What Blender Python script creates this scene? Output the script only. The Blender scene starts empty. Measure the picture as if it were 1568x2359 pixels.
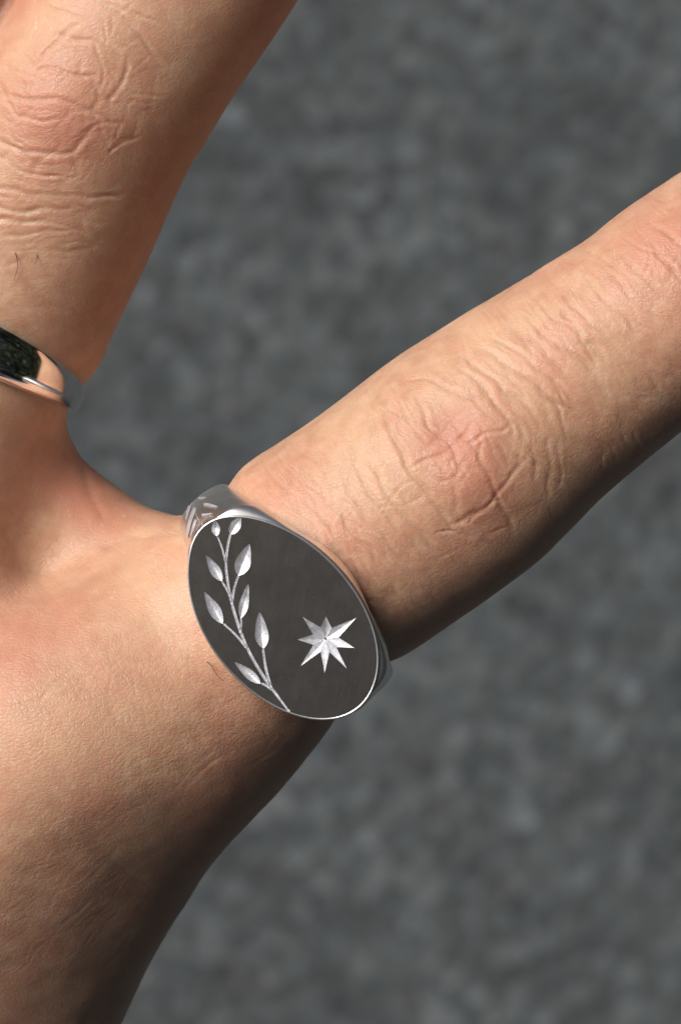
import bpy, bmesh, math, random
import numpy as np
from mathutils import Vector, Matrix, noise
from mathutils.bvhtree import BVHTree

random.seed(7)
rng = np.random.default_rng(7)
S = 0.001                      # everything is modelled in millimetres
K = 0.0285                     # mm per measuring unit of the sketch plan (1568 x 2359 units)
CAMH = 220.0                   # height of the lens above the hand
GROUND_Z = -1050.0
scene = bpy.context.scene
COL = scene.collection

# ------------------------------------------------------------------ camera, sky, sun, exposure
cam = bpy.data.cameras.new('camera')
cam_o = bpy.data.objects.new('camera', cam)
COL.objects.link(cam_o)
cam_o.location = (0, 0, CAMH * S)
cam.sensor_fit = 'VERTICAL'
cam.sensor_height = 24.0
cam.lens = 24.0 * CAMH / (2359 * K)
cam.clip_start = 0.001
cam.clip_end = 2000
cam.dof.use_dof = True
cam.dof.focus_distance = (CAMH + 1.5) * S
cam.dof.aperture_fstop = cam.lens / 1.9
scene.camera = cam_o

SUN_EL = math.radians(46)
SUN_AZ = math.radians(-52)     # from image up (+Y), negative = towards the left
world = bpy.data.worlds.new('World')
scene.world = world
world.use_nodes = True
wn = world.node_tree
bg = wn.nodes['Background']
sky = wn.nodes.new('ShaderNodeTexSky')
sky.sky_type = 'NISHITA'
sky.sun_disc = False
sky.sun_elevation = SUN_EL
sky.sun_rotation = SUN_AZ
sky.air_density = 0.6
sky.dust_density = 1.5
sky.ozone_density = 0.5
wn.links.new(sky.outputs[0], bg.inputs[0])
bg.inputs[1].default_value = 0.05
sun = bpy.data.lights.new('sun', 'SUN')
sun.energy = 5.0
sun.angle = math.radians(34)
sun.color = (1.0, 0.955, 0.89)
sun_o = bpy.data.objects.new('sun', sun)
COL.objects.link(sun_o)
sdir = Vector((math.sin(SUN_AZ) * math.cos(SUN_EL), math.cos(SUN_AZ) * math.cos(SUN_EL), math.sin(SUN_EL)))
sun_o.rotation_euler = sdir.to_track_quat('Z', 'Y').to_euler()
sun_o.location = sdir * 2
vs = scene.view_settings
vs.view_transform = 'Standard'
vs.look = 'None'
vs.gamma = 1
vs.exposure = -0.10
vs.use_curve_mapping = False
scene.cycles.max_bounces = 6
scene.cycles.diffuse_bounces = 3
scene.cycles.glossy_bounces = 4

# ------------------------------------------------------------------ helpers
def W(px, py, z):
    s = K * (CAMH - z) / CAMH
    return np.array([(px - 784) * s, (1179.5 - py) * s, z])

def mesh_obj(name, verts, faces, mat=None, parent=None, smooth=True, mm=True):
    me = bpy.data.meshes.new(name)
    v = np.asarray(verts, float) * (S if mm else 1)
    me.from_pydata(v.tolist(), [], [list(map(int, f)) for f in faces])
    me.update()
    if smooth:
        me.polygons.foreach_set('use_smooth', [True] * len(me.polygons))
    if mat: me.materials.append(mat)
    o = bpy.data.objects.new(name, me)
    COL.objects.link(o)
    if parent:
        o.parent = parent
        o.matrix_parent_inverse = parent.matrix_world.inverted()
    return o

def tag(o, label=None, cat=None, kind=None, group=None):
    if label: o['label'] = label
    if cat: o['category'] = cat
    if kind: o['kind'] = kind
    if group: o['group'] = group
    return o

class NT:
    def __init__(self, name):
        self.m = bpy.data.materials.new(name)
        self.m.use_nodes = True
        self.t = self.m.node_tree
        self.b = self.t.nodes['Principled BSDF']
    def n(self, typ, **kw):
        nd = self.t.nodes.new(typ)
        for k_, v_ in kw.items():
            if k_.startswith('i_'):
                key = k_[2:]
                nd.inputs[int(key) if key.isdigit() else key].default_value = v_
            else: setattr(nd, k_, v_)
        return nd
    def l(self, a, b): self.t.links.new(a, b)
    def mapping(self, scale, rot=(0, 0, 0)):
        tc = self.n('ShaderNodeTexCoord'); mp = self.n('ShaderNodeMapping')
        mp.inputs['Scale'].default_value = scale
        mp.inputs['Rotation'].default_value = rot
        self.l(tc.outputs['Object'], mp.inputs[0])
        return mp.outputs[0]
    def ramp(self, fac, stops):
        r = self.n('ShaderNodeValToRGB')
        e = r.color_ramp.elements
        while len(e) < len(stops): e.new(0.5)
        for el, (p, c) in zip(e, stops):
            el.position = p; el.color = (*c, 1) if len(c) == 3 else c
        self.l(fac, r.inputs[0])
        return r.outputs[0]
    def mix(self, fac, a, b, blend='MIX'):
        m = self.n('ShaderNodeMix', data_type='RGBA', blend_type=blend)
        for sock, v_ in ((m.inputs[0], fac), (m.inputs[6], a), (m.inputs[7], b)):
            if hasattr(v_, 'is_linked'): self.l(v_, sock)
            elif isinstance(v_, (int, float)): sock.default_value = v_
            else: sock.default_value = (*v_, 1)
        return m.outputs[2]
    def math(self, op, a, b=0.0):
        m = self.n('ShaderNodeMath', operation=op)
        for sock, v_ in ((m.inputs[0], a), (m.inputs[1], b)):
            if hasattr(v_, 'is_linked'): self.l(v_, sock)
            else: sock.default_value = v_
        return m.outputs[0]

# ------------------------------------------------------------------ materials
def asphalt_material():
    t = NT('asphalt')
    c = t.mapping((1, 1, 1))
    v1 = t.n('ShaderNodeTexVoronoi', i_Scale=120.0); t.l(c, v1.inputs['Vector'])
    v2 = t.n('ShaderNodeTexVoronoi', i_Scale=190.0); t.l(c, v2.inputs['Vector'])
    n1 = t.n('ShaderNodeTexNoise', i_Scale=48.0, i_Detail=5.0); t.l(c, n1.inputs['Vector'])
    n2 = t.n('ShaderNodeTexNoise', i_Scale=5.0, i_Detail=3.0); t.l(c, n2.inputs['Vector'])
    sep = t.n('ShaderNodeSeparateColor'); t.l(v1.outputs['Color'], sep.inputs[0])
    sep2 = t.n('ShaderNodeSeparateColor'); t.l(v2.outputs['Color'], sep2.inputs[0])
    stone = t.ramp(sep.outputs[0], [(0.0, (0.014, 0.016, 0.019)), (0.5, (0.058, 0.062, 0.063)), (0.85, (0.088, 0.092, 0.094)), (1.0, (0.19, 0.195, 0.207))])
    hue = t.ramp(sep.outputs[1], [(0.0, (0.055, 0.062, 0.078)), (0.5, (0.062, 0.067, 0.064)), (1.0, (0.085, 0.072, 0.060))])
    col = t.mix(0.38, stone, hue)
    fine = t.ramp(sep2.outputs[0], [(0, (0.02, 0.021, 0.022)), (0.7, (0.075, 0.078, 0.080)), (1, (0.16, 0.16, 0.16))])
    col = t.mix(0.4, col, fine)
    big = t.ramp(n1.outputs[0], [(0.3, (0.76, 0.83, 0.87)), (0.7, (0.98, 1.06, 1.10))])
    col = t.mix(1.0, col, big, 'MULTIPLY')
    big2 = t.ramp(n2.outputs[0], [(0.3, (0.88, 0.88, 0.88)), (0.7, (1.1, 1.1, 1.1))])
    col = t.mix(1.0, col, big2, 'MULTIPLY')
    t.l(col, t.b.inputs['Base Color'])
    t.b.inputs['Roughness'].default_value = 0.85
    bp = t.n('ShaderNodeBump', i_Strength=0.6, i_Distance=0.003)
    t.l(v1.outputs['Distance'], bp.inputs['Height'])
    t.l(bp.outputs[0], t.b.inputs['Normal'])
    return t.m

def skin_material():
    t = NT('skin')
    c1 = t.mapping((1000, 1000, 1000))
    at = t.n('ShaderNodeAttribute', attribute_name='tint')
    sp = t.n('ShaderNodeSeparateColor'); t.l(at.outputs['Color'], sp.inputs[0])
    nz = t.n('ShaderNodeTexNoise', i_Scale=0.16, i_Detail=3.0, i_Roughness=0.6); t.l(c1, nz.inputs['Vector'])
    nf = t.n('ShaderNodeTexNoise', i_Scale=0.75, i_Detail=4.0, i_Roughness=0.65); t.l(c1, nf.inputs['Vector'])
    base = t.mix(t.ramp(nz.outputs[0], [(0.35, (0, 0, 0)), (0.68, (1, 1, 1))]), (0.60, 0.372, 0.243), (0.575, 0.302, 0.200))
    mot = t.ramp(nf.outputs[0], [(0.3, (0.88, 0.80, 0.77)), (0.7, (1.09, 1.12, 1.13))])
    base = t.mix(0.8, base, mot, 'MULTIPLY')
    base = t.mix(sp.outputs[0], base, (0.53, 0.225, 0.150))     # blood-rich knuckles and web
    base = t.mix(sp.outputs[1], base, (0.68, 0.445, 0.285))       # yellow, stretched skin
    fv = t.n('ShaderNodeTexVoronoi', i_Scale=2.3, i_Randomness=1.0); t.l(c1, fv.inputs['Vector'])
    glint = t.ramp(fv.outputs['Distance'], [(0.06, (0.35, 0.35, 0.35)), (0.24, (0, 0, 0))])
    glint = t.math('MULTIPLY', glint, t.ramp(nf.outputs[0], [(0.46, (0, 0, 0)), (0.62, (1, 1, 1))]))
    base = t.mix(glint, base, (0.80, 0.66, 0.57))  # pale flecks: specular glints painted into the skin colour
    t.l(base, t.b.inputs['Base Color'])
    t.b.inputs['Subsurface Weight'].default_value = 0.8
    t.b.inputs['Subsurface Radius'].default_value = (1.25, 0.34, 0.14)
    t.b.inputs['Subsurface Scale'].default_value = 0.0012
    t.b.inputs['Specular IOR Level'].default_value = 0.48
    # micro relief: small rhombic plateaus between two sets of fine furrows, finer cells on top
    cw = t.n('ShaderNodeTexNoise', i_Scale=0.55, i_Detail=2.0); t.l(c1, cw.inputs['Vector'])
    def cells(scale, rot, sc):
        mp = t.n('ShaderNodeMapping'); mp.inputs['Scale'].default_value = scale; mp.inputs['Rotation'].default_value = rot
        wv = t.n('ShaderNodeVectorMath', operation='MULTIPLY_ADD')
        wv.inputs[1].default_value = (0.9, 0.9, 0.9); t.l(cw.outputs['Color'], wv.inputs[0]); t.l(c1, wv.inputs[2])
        t.l(wv.outputs[0], mp.inputs[0])
        v = t.n('ShaderNodeTexVoronoi', feature='DISTANCE_TO_EDGE', i_Scale=sc); t.l(mp.outputs[0], v.inputs['Vector'])
        return t.ramp(v.outputs['Distance'], [(0.0, (0, 0, 0)), (0.16, (0.72, 0.72, 0.72)), (0.5, (1, 1, 1))])
    a = cells((1.0, 1.7, 1.3), (0, 0, math.radians(-38)), 2.2)
    b = cells((1.5, 1.0, 1.3), (0, 0, math.radians(20)), 4.0)
    h = t.math('ADD', t.math('MULTIPLY', a, 1.0), t.math('MULTIPLY', b, 0.55))
    nb = t.n('ShaderNodeTexNoise', i_Scale=5.0, i_Detail=3.0); t.l(c1, nb.inputs['Vector'])
    h = t.math('ADD', h, t.math('MULTIPLY', nb.outputs[0], 0.35))
    st = t.math('ADD', 0.24, t.math('MULTIPLY', sp.outputs[2], 0.20))
    bp = t.n('ShaderNodeBump', i_Distance=0.00006)
    t.l(h, bp.inputs['Height']); t.l(st, bp.inputs['Strength'])
    t.l(bp.outputs[0], t.b.inputs['Normal'])
    ro = t.ramp(nf.outputs[0], [(0.3, (0.38, 0.38, 0.38)), (0.7, (0.56, 0.56, 0.56))])
    t.l(ro, t.b.inputs['Roughness'])
    return t.m

def plain(name, col, rough=0.5, metal=0.0, spec=0.5):
    t = NT(name)
    c = t.mapping((1000, 1000, 1000))
    n = t.n('ShaderNodeTexNoise', i_Scale=0.8, i_Detail=4.0); t.l(c, n.inputs['Vector'])
    cc = t.mix(1.0, col, t.ramp(n.outputs[0], [(0.3, (0.92,) * 3), (0.7, (1.06,) * 3)]), 'MULTIPLY')
    t.l(cc, t.b.inputs['Base Color'])
    t.l(t.ramp(n.outputs[0], [(0.3, (rough * 0.85,) * 3), (0.7, (min(1, rough * 1.15),) * 3)]), t.b.inputs['Roughness'])
    t.b.inputs['Metallic'].default_value = metal
    t.b.inputs['Specular IOR Level'].default_value = spec
    return t.m

def brushed_silver(name, ang, base=(0.60, 0.56, 0.52), rough=0.3, bump=0.25):
    t = NT(name)
    c = t.mapping((1000, 1000, 1000), (0, 0, 0))
    mp = t.n('ShaderNodeMapping', vector_type='POINT')
    mp.inputs['Rotation'].default_value = (0, 0, -ang)
    mp2 = t.n('ShaderNodeMapping'); mp2.inputs['Scale'].default_value = (0.35, 16.0, 1.0)
    t.l(c, mp.inputs[0]); t.l(mp.outputs[0], mp2.inputs[0])
    n = t.n('ShaderNodeTexNoise', i_Scale=1.0, i_Detail=4.0, i_Roughness=0.7); t.l(mp2.outputs[0], n.inputs['Vector'])
    w = t.n('ShaderNodeTexNoise', i_Scale=0.7, i_Detail=4.0, i_Roughness=0.6); t.l(c, w.inputs['Vector'])
    g = t.n('ShaderNodeTexVoronoi', i_Scale=2.6); t.l(c, g.inputs['Vector'])
    col = t.mix(1.0, base, t.ramp(n.outputs[0], [(0.32, (0.972, 0.972, 0.972)), (0.7, (1.02, 1.02, 1.02))]), 'MULTIPLY')
    col = t.mix(1.0, col, t.ramp(w.outputs[0], [(0.3, (0.86, 0.84, 0.82)), (0.7, (1.08, 1.08, 1.08))]), 'MULTIPLY')
    dust = t.ramp(g.outputs['Distance'], [(0.07, (1, 1, 1)), (0.13, (0, 0, 0))])
    col = t.mix(dust, col, (0.85, 0.85, 0.85))
    t.l(col, t.b.inputs['Base Color'])
    t.b.inputs['Metallic'].default_value = 1.0
    t.l(t.ramp(n.outputs[0], [(0.3, (rough * 0.96,) * 3), (0.7, (rough * 1.05,) * 3)]), t.b.inputs['Roughness'])
    h = t.math('ADD', n.outputs[0], t.math('MULTIPLY', dust, 1.5))
    bp = t.n('ShaderNodeBump', i_Strength=bump, i_Distance=0.00001)
    t.l(h, bp.inputs['Height']); t.l(bp.outputs[0], t.b.inputs['Normal'])
    return t.m

def frosted_silver():
    t = NT('frosted_cut_silver')
    c = t.mapping((1000, 1000, 1000))
    n = t.n('ShaderNodeTexNoise', i_Scale=7.0, i_Detail=4.0, i_Roughness=0.7); t.l(c, n.inputs['Vector'])
    w = t.n('ShaderNodeTexNoise', i_Scale=2.2, i_Detail=3.0); t.l(c, w.inputs['Vector'])
    t.l(t.ramp(w.outputs[0], [(0.3, (0.66, 0.66, 0.70)), (0.7, (0.93, 0.93, 0.96))]), t.b.inputs['Base Color'])
    t.b.inputs['Metallic'].default_value = 0.65
    t.l(t.ramp(n.outputs[0], [(0.3, (0.30,) * 3), (0.7, (0.55,) * 3)]), t.b.inputs['Roughness'])
    bp = t.n('ShaderNodeBump', i_Strength=0.8, i_Distance=0.00004)
    t.l(n.outputs[0], bp.inputs['Height']); t.l(bp.outputs[0], t.b.inputs['Normal'])
    return t.m

M_ASPHALT = asphalt_material()
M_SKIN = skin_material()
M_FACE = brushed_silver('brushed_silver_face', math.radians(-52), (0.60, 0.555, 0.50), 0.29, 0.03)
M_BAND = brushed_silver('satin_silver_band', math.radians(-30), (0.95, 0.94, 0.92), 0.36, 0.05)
M_CUT = frosted_silver()
M_POLISH = plain('polished_silver', (0.86, 0.84, 0.82), 0.10, 1.0)
M_HAIR_D = plain('dark_hair', (0.06, 0.04, 0.03), 0.4)
M_HAIR_L = plain('vellus_hair', (0.80, 0.66, 0.50), 0.35)
M_NAIL = plain('nail', (0.62, 0.40, 0.33), 0.3)
M_PHONE = plain('dark_phone_glass', (0.012, 0.012, 0.013), 0.35)
M_LENS = plain('lens_glass', (0.004, 0.004, 0.006), 0.08)

# ------------------------------------------------------------------ ground
gz = GROUND_Z
gs = 150000.0
tag(mesh_obj('ground', [(-gs, -gs, gz), (gs, -gs, gz), (gs, gs, gz), (-gs, gs, gz)], [(0, 1, 2, 3)], M_ASPHALT, smooth=False),
    'dark grey asphalt far below the hand, out of focus', 'ground', 'structure')

# ------------------------------------------------------------------ the hand as one continuous skin
def chain(pts, sub=5):
    """pts: list of (px, py, halfwidth_px, z) -> Catmull-Rom resampled tapered capsules in mm"""
    P = []
    for (px, py, h, z) in pts:
        w = W(px, py, z)
        P.append([*w, h * K * (CAMH - z) / CAMH])
    P = np.array(P)
    out = []
    n = len(P)
    for i in range(n - 1):
        p0 = P[max(i - 1, 0)]; p1 = P[i]; p2 = P[i + 1]; p3 = P[min(i + 2, n - 1)]
        for s in range(sub):
            t = s / sub
            out.append(0.5 * (2 * p1 + (-p0 + p2) * t + (2 * p0 - 5 * p1 + 4 * p2 - p3) * t * t + (-p0 + 3 * p1 - 3 * p2 + p3) * t ** 3))
    out.append(P[-1])
    return np.array(out)

pinky = chain([(560, 1440, 280, -10.0), (712, 1320, 284, -8.7), (775, 1273, 284, -8.6), (875, 1206, 284, -8.4), (970, 1138, 286, -8.2), (1055, 1072, 286, -8.1), (1110, 1028, 280, -8.0),
               (1170, 980, 270, -8.0), (1225, 937, 263, -8.0), (1295, 887, 256, -8.0), (1409, 806, 246, -7.8), (1500, 740, 240, -7.5), (1600, 662, 240, -7.5),
               (1800, 510, 222, -8.5), (1960, 390, 200, -9.8), (2050, 322, 160, -10.8)])
ringf = chain([(-240, 1160, 300, -12.6), (-130, 905, 280, -11.0), (-75, 815, 275, -10.4), (-13, 703, 274, -9.6), (90, 493, 272, -8.0), (173, 295, 275, -6.4), (245, 178, 272, -5.8), (317, 63, 271, -5.6),
               (466, -147, 264, -4.8), (640, -420, 250, -5.4), (760, -610, 252, -6.0), (900, -840, 235, -8.0), (985, -985, 205, -10.0), (1030, -1065, 160, -11.5)])
midf = chain([(-700, 900, 310, -10.5), (-465, 425, 296, -8.5), (-216, -84, 292, -7.5), (0, -640, 275, -8.5), (170, -1040, 262, -10.5), (310, -1400, 230, -13.0), (345, -1500, 170, -15.0)])
indf = chain([(-1480, 950, 310, -11.0), (-1330, 300, 290, -10.0), (-1230, -120, 290, -11.0), (-1130, -700, 265, -14.0), (-1080, -1080, 250, -18.0), (-1060, -1330, 210, -21.0)])
thumb = chain([(-1900, 2700, 430, -33.0), (-2250, 2250, 400, -29.0), (-2600, 1700, 350, -24.0), (-2760, 1250, 350, -25.0), (-2900, 850, 310, -27.0), (-2950, 720, 230, -28.0)])
mc5 = chain([(560, 1440, 280, -10.0), (400, 1560, 320, -10.4), (215, 1655, 330, -9.3), (80, 1722, 335, -9.0), (-45, 1872, 350, -10.9), (-210, 2080, 365, -13.8), (-370, 2350, 390, -17.5), (-570, 2760, 450, -26), (-760, 3250, 560, -32)])
mc5b = chain([(420, 1630, 252, -13.0), (325, 1730, 278, -13.8), (232, 1838, 296, -14.6), (150, 1952, 304, -15.6), (60, 2080, 318, -17.2), (-45, 2240, 345, -19.5), (-200, 2480, 380, -23.5), (-430, 2850, 410, -28.5)])
mc4 = chain([(-240, 1160, 300, -12.6), (-360, 1480, 380, -11.5), (-470, 1720, 420, -11.6), (-700, 2300, 450, -19.0), (-950, 3100, 560, -29.0)])
mc3 = chain([(-700, 900, 310, -10.5), (-930, 1400, 420, -10.0), (-1060, 2100, 470, -15.0), (-1150, 3050, 560, -27.0)])
mc2 = chain([(-1480, 950, 310, -11.0), (-1530, 1400, 410, -11.0), (-1500, 2200, 480, -17.0), (-1380, 3050, 540, -29.0)])
palm = chain([(-350, 2200, 430, -26.0), (-900, 2200, 480, -27.0), (-1500, 2300, 470, -27.0)])
fore = chain([(-760, 3250, 590, -32.0), (-1100, 4100, 650, -38.0), (-1700, 5600, 800, -46.0)])
fore2 = chain([(-1380, 3050, 560, -30.0), (-1650, 4000, 640, -37.0), (-2200, 5400, 800, -46.0)])
web = chain([(-20, 1050, 150, -14.5), (45, 1140, 150, -14.0), (140, 1205, 145, -13.4), (245, 1280, 140, -12.8), (340, 1358, 130, -12.2), (440, 1390, 125, -11.4)])
web2 = chain([(-380, 830, 150, -15), (-560, 880, 160, -15)])
web3 = chain([(-1000, 850, 170, -15), (-1200, 900, 160, -15)])
web4 = chain([(-1700, 2100, 330, -24), (-2150, 2350, 300, -28)])

GROUPS = [(pinky, 0), (mc5, 2.0), (mc5b, 5.0), (ringf, 4.0), (mc4, 5.0), (web, 3.2), (midf, 1.2), (mc3, 5.0), (indf, 1.5), (mc2, 5.0), (palm, 8.0), (fore, 10.0), (fore2, 10.0), (thumb, 8.0), (web2, 5), (web3, 5), (web4, 10)]
GROUPS = [(c.astype(np.float32), k) for c, k in GROUPS]

def pack(groups):
    A, Bv, Ra, Rb, G, KS = [], [], [], [], [], []
    for gi, (c, k) in enumerate(groups):
        for i in range(len(c) - 1):
            A.append(c[i, :3]); Bv.append(c[i + 1, :3] - c[i, :3]); Ra.append(c[i, 3]); Rb.append(c[i + 1, 3] - c[i, 3]); G.append(gi)
        KS.append(k)
    return tuple(np.array(v, np.float32) for v in (A, Bv, Ra, Rb)) + (np.array(G), KS)
HANDP = pack(GROUPS)

def seg_eval(q, a, b, ra, rb):
    w = q - a
    t = np.clip((w @ b) / (b @ b), 0, 1)
    d = w - t[:, None] * b
    return np.sqrt(np.einsum('ij,ij->i', d, d)) - (ra + t * rb)

def sdf_tile(q, PK, centre, half):
    A, Bv, Ra, Rb, G, KS = PK
    w = centre - A
    t = np.clip(np.einsum('ij,ij->i', w, Bv) / np.einsum('ij,ij->i', Bv, Bv), 0, 1)
    dc = np.linalg.norm(w - t[:, None] * Bv, axis=1)
    rlo = np.minimum(Ra, Ra + Rb); rhi = np.maximum(Ra, Ra + Rb)
    lower = dc - rhi - half
    upper = (dc - rlo + half).min()
    keep = np.where(lower < upper + max(KS))[0]
    r = None
    for gi, k in enumerate(KS):
        d = None
        for i in keep[G[keep] == gi]:
            e = seg_eval(q, A[i], Bv[i], Ra[i], Rb[i])
            d = e if d is None else np.minimum(d, e)
        if d is None: continue
        if r is None: r = d
        else:
            k = max(k, 0.5)
            h = np.maximum(k - np.abs(r - d), 0) / k
            r = np.minimum(r, d) - h * h * k * 0.25
    return r

def tiles(p, size):
    key = np.floor(p / size).astype(np.int64)
    key -= key.min(0)
    n = key.max(0) + 1
    flat = (key[:, 0] * n[1] + key[:, 1]) * n[2] + key[:, 2]
    order = np.argsort(flat, kind='stable')
    cuts = np.flatnonzero(np.diff(flat[order])) + 1
    return np.split(order, cuts)

def sdf(p, PK=None, size=9.0):
    PK = PK or HANDP
    p = np.asarray(p, np.float32)
    out = np.empty(len(p), np.float32)
    for ix in tiles(p, size):
        q = p[ix]
        c = (q.min(0) + q.max(0)) / 2
        out[ix] = sdf_tile(q, PK, c, float(np.linalg.norm(q - c, axis=1).max()))
    return out

TET = np.array([(1, -1, -1), (-1, -1, 1), (-1, 1, -1), (1, 1, 1)], np.float32)
def grad(p, PK=None, e=0.04, size=9.0):
    """gradient and value by four taps of a tetrahedron"""
    PK = PK or HANDP
    p = np.asarray(p, np.float32)
    g = np.empty((len(p), 3), np.float32); val = np.empty(len(p), np.float32)
    for ix in tiles(p, size):
        q = p[ix]
        c = (q.min(0) + q.max(0)) / 2
        hf_ = float(np.linalg.norm(q - c, axis=1).max()) + 0.1
        big = (q[None] + TET[:, None] * e).reshape(-1, 3)
        v = sdf_tile(big, PK, c, hf_).reshape(4, -1)
        g[ix] = v.T @ TET
        val[ix] = v.mean(0)
    return g / np.maximum(np.linalg.norm(g, axis=1, keepdims=True), 1e-9), val

def surface_nets(lo, hi, h, PK=None):
    n = np.ceil((hi - lo) / h).astype(int) + 1
    ax = [lo[i] + h * np.arange(n[i]) for i in range(3)]
    X = np.stack(np.meshgrid(*ax, indexing='ij'), -1).reshape(-1, 3)
    V = sdf(X, PK, h * 8).reshape(n)
    s = V < 0
    cells = np.zeros(n - 1, int); acc = np.zeros((*(n - 1), 3)); cnt = np.zeros(n - 1)
    corners = [(i, j, k) for i in (0, 1) for j in (0, 1) for k in (0, 1)]
    sl = lambda c: tuple(slice(c[i], n[i] - 1 + c[i]) for i in range(3))
    for c in corners:
        for a in range(3):
            if c[a] == 0:
                d = list(c); d[a] = 1
                v0 = V[sl(c)]; v1 = V[sl(d)]
                m = (v0 < 0) != (v1 < 0)
                t = np.where(m, v0 / np.where(m, v0 - v1, 1), 0)
                for b in range(3):
                    acc[..., b] += np.where(m, c[b] + (t if b == a else 0), 0)
                cnt += m
    act = cnt > 0
    idx = -np.ones(n - 1, int)
    idx[act] = np.arange(act.sum())
    ii = np.argwhere(act)
    verts = lo + h * (ii + acc[act] / cnt[act][:, None])
    faces = []
    for a in range(3):
        b, c = (a + 1) % 3, (a + 2) % 3
        v0 = np.take(s, range(0, n[a] - 1), a); v1 = np.take(s, range(1, n[a]), a)
        e = np.argwhere(v0 != v1)
        e = e[(e[:, b] > 0) & (e[:, c] > 0) & (e[:, b] < n[b] - 1) & (e[:, c] < n[c] - 1)]
        flip = s[tuple((e).T)]
        q = []
        for db, dc in ((-1, -1), (0, -1), (0, 0), (-1, 0)):
            f = e.copy(); f[:, b] += db; f[:, c] += dc
            q.append(idx[tuple(f.T)])
        q = np.stack(q, 1)
        q[~flip] = q[~flip][:, ::-1]
        faces.append(q)
    return verts, np.concatenate(faces)

allp = np.concatenate([c for c, k in GROUPS])
lo = (allp[:, :3] - allp[:, 3:]).min(0) - 3
hi = (allp[:, :3] + allp[:, 3:]).max(0) + 3
hv, hf = surface_nets(lo.astype(float), hi.astype(float), 1.25)

def project(p, it=2):
    for _ in range(it):
        g, v = grad(p)
        p = p - v[:, None] * g
    return p
hv = project(hv, 2)

def to_px(v):
    s = CAMH / (CAMH - v[:, 2]) / K
    return 784 + v[:, 0] * s, 1179.5 - v[:, 1] * s

# finer faces where the photograph looks, coarser elsewhere
bm = bmesh.new()
bv = [bm.verts.new(v) for v in hv.tolist()]
for f in hf.tolist(): bm.faces.new([bv[i] for i in f])
bm.normal_update()
def inframe(co, m):
    s = CAMH / (CAMH - co.z) / K
    x, y = 784 + co.x * s, 1179.5 - co.y * s
    return -m < x < 1568 + m and -m < y < 2359 + m
edges = set()
for f in bm.faces:
    if f.normal.z > -0.35 and inframe(f.calc_center_median(), 40):
        edges.update(f.edges)
bmesh.ops.subdivide_edges(bm, edges=list(edges), cuts=9, use_grid_fill=True)
bm.verts.index_update()
hv = np.array([v.co[:] for v in bm.verts])
hf = [[v.index for v in f.verts] for f in bm.faces]
bm.free()
hn, val = grad(hv)
hv = hv - val[:, None] * hn
hv = hv - sdf(hv)[:, None] * hn

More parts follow.
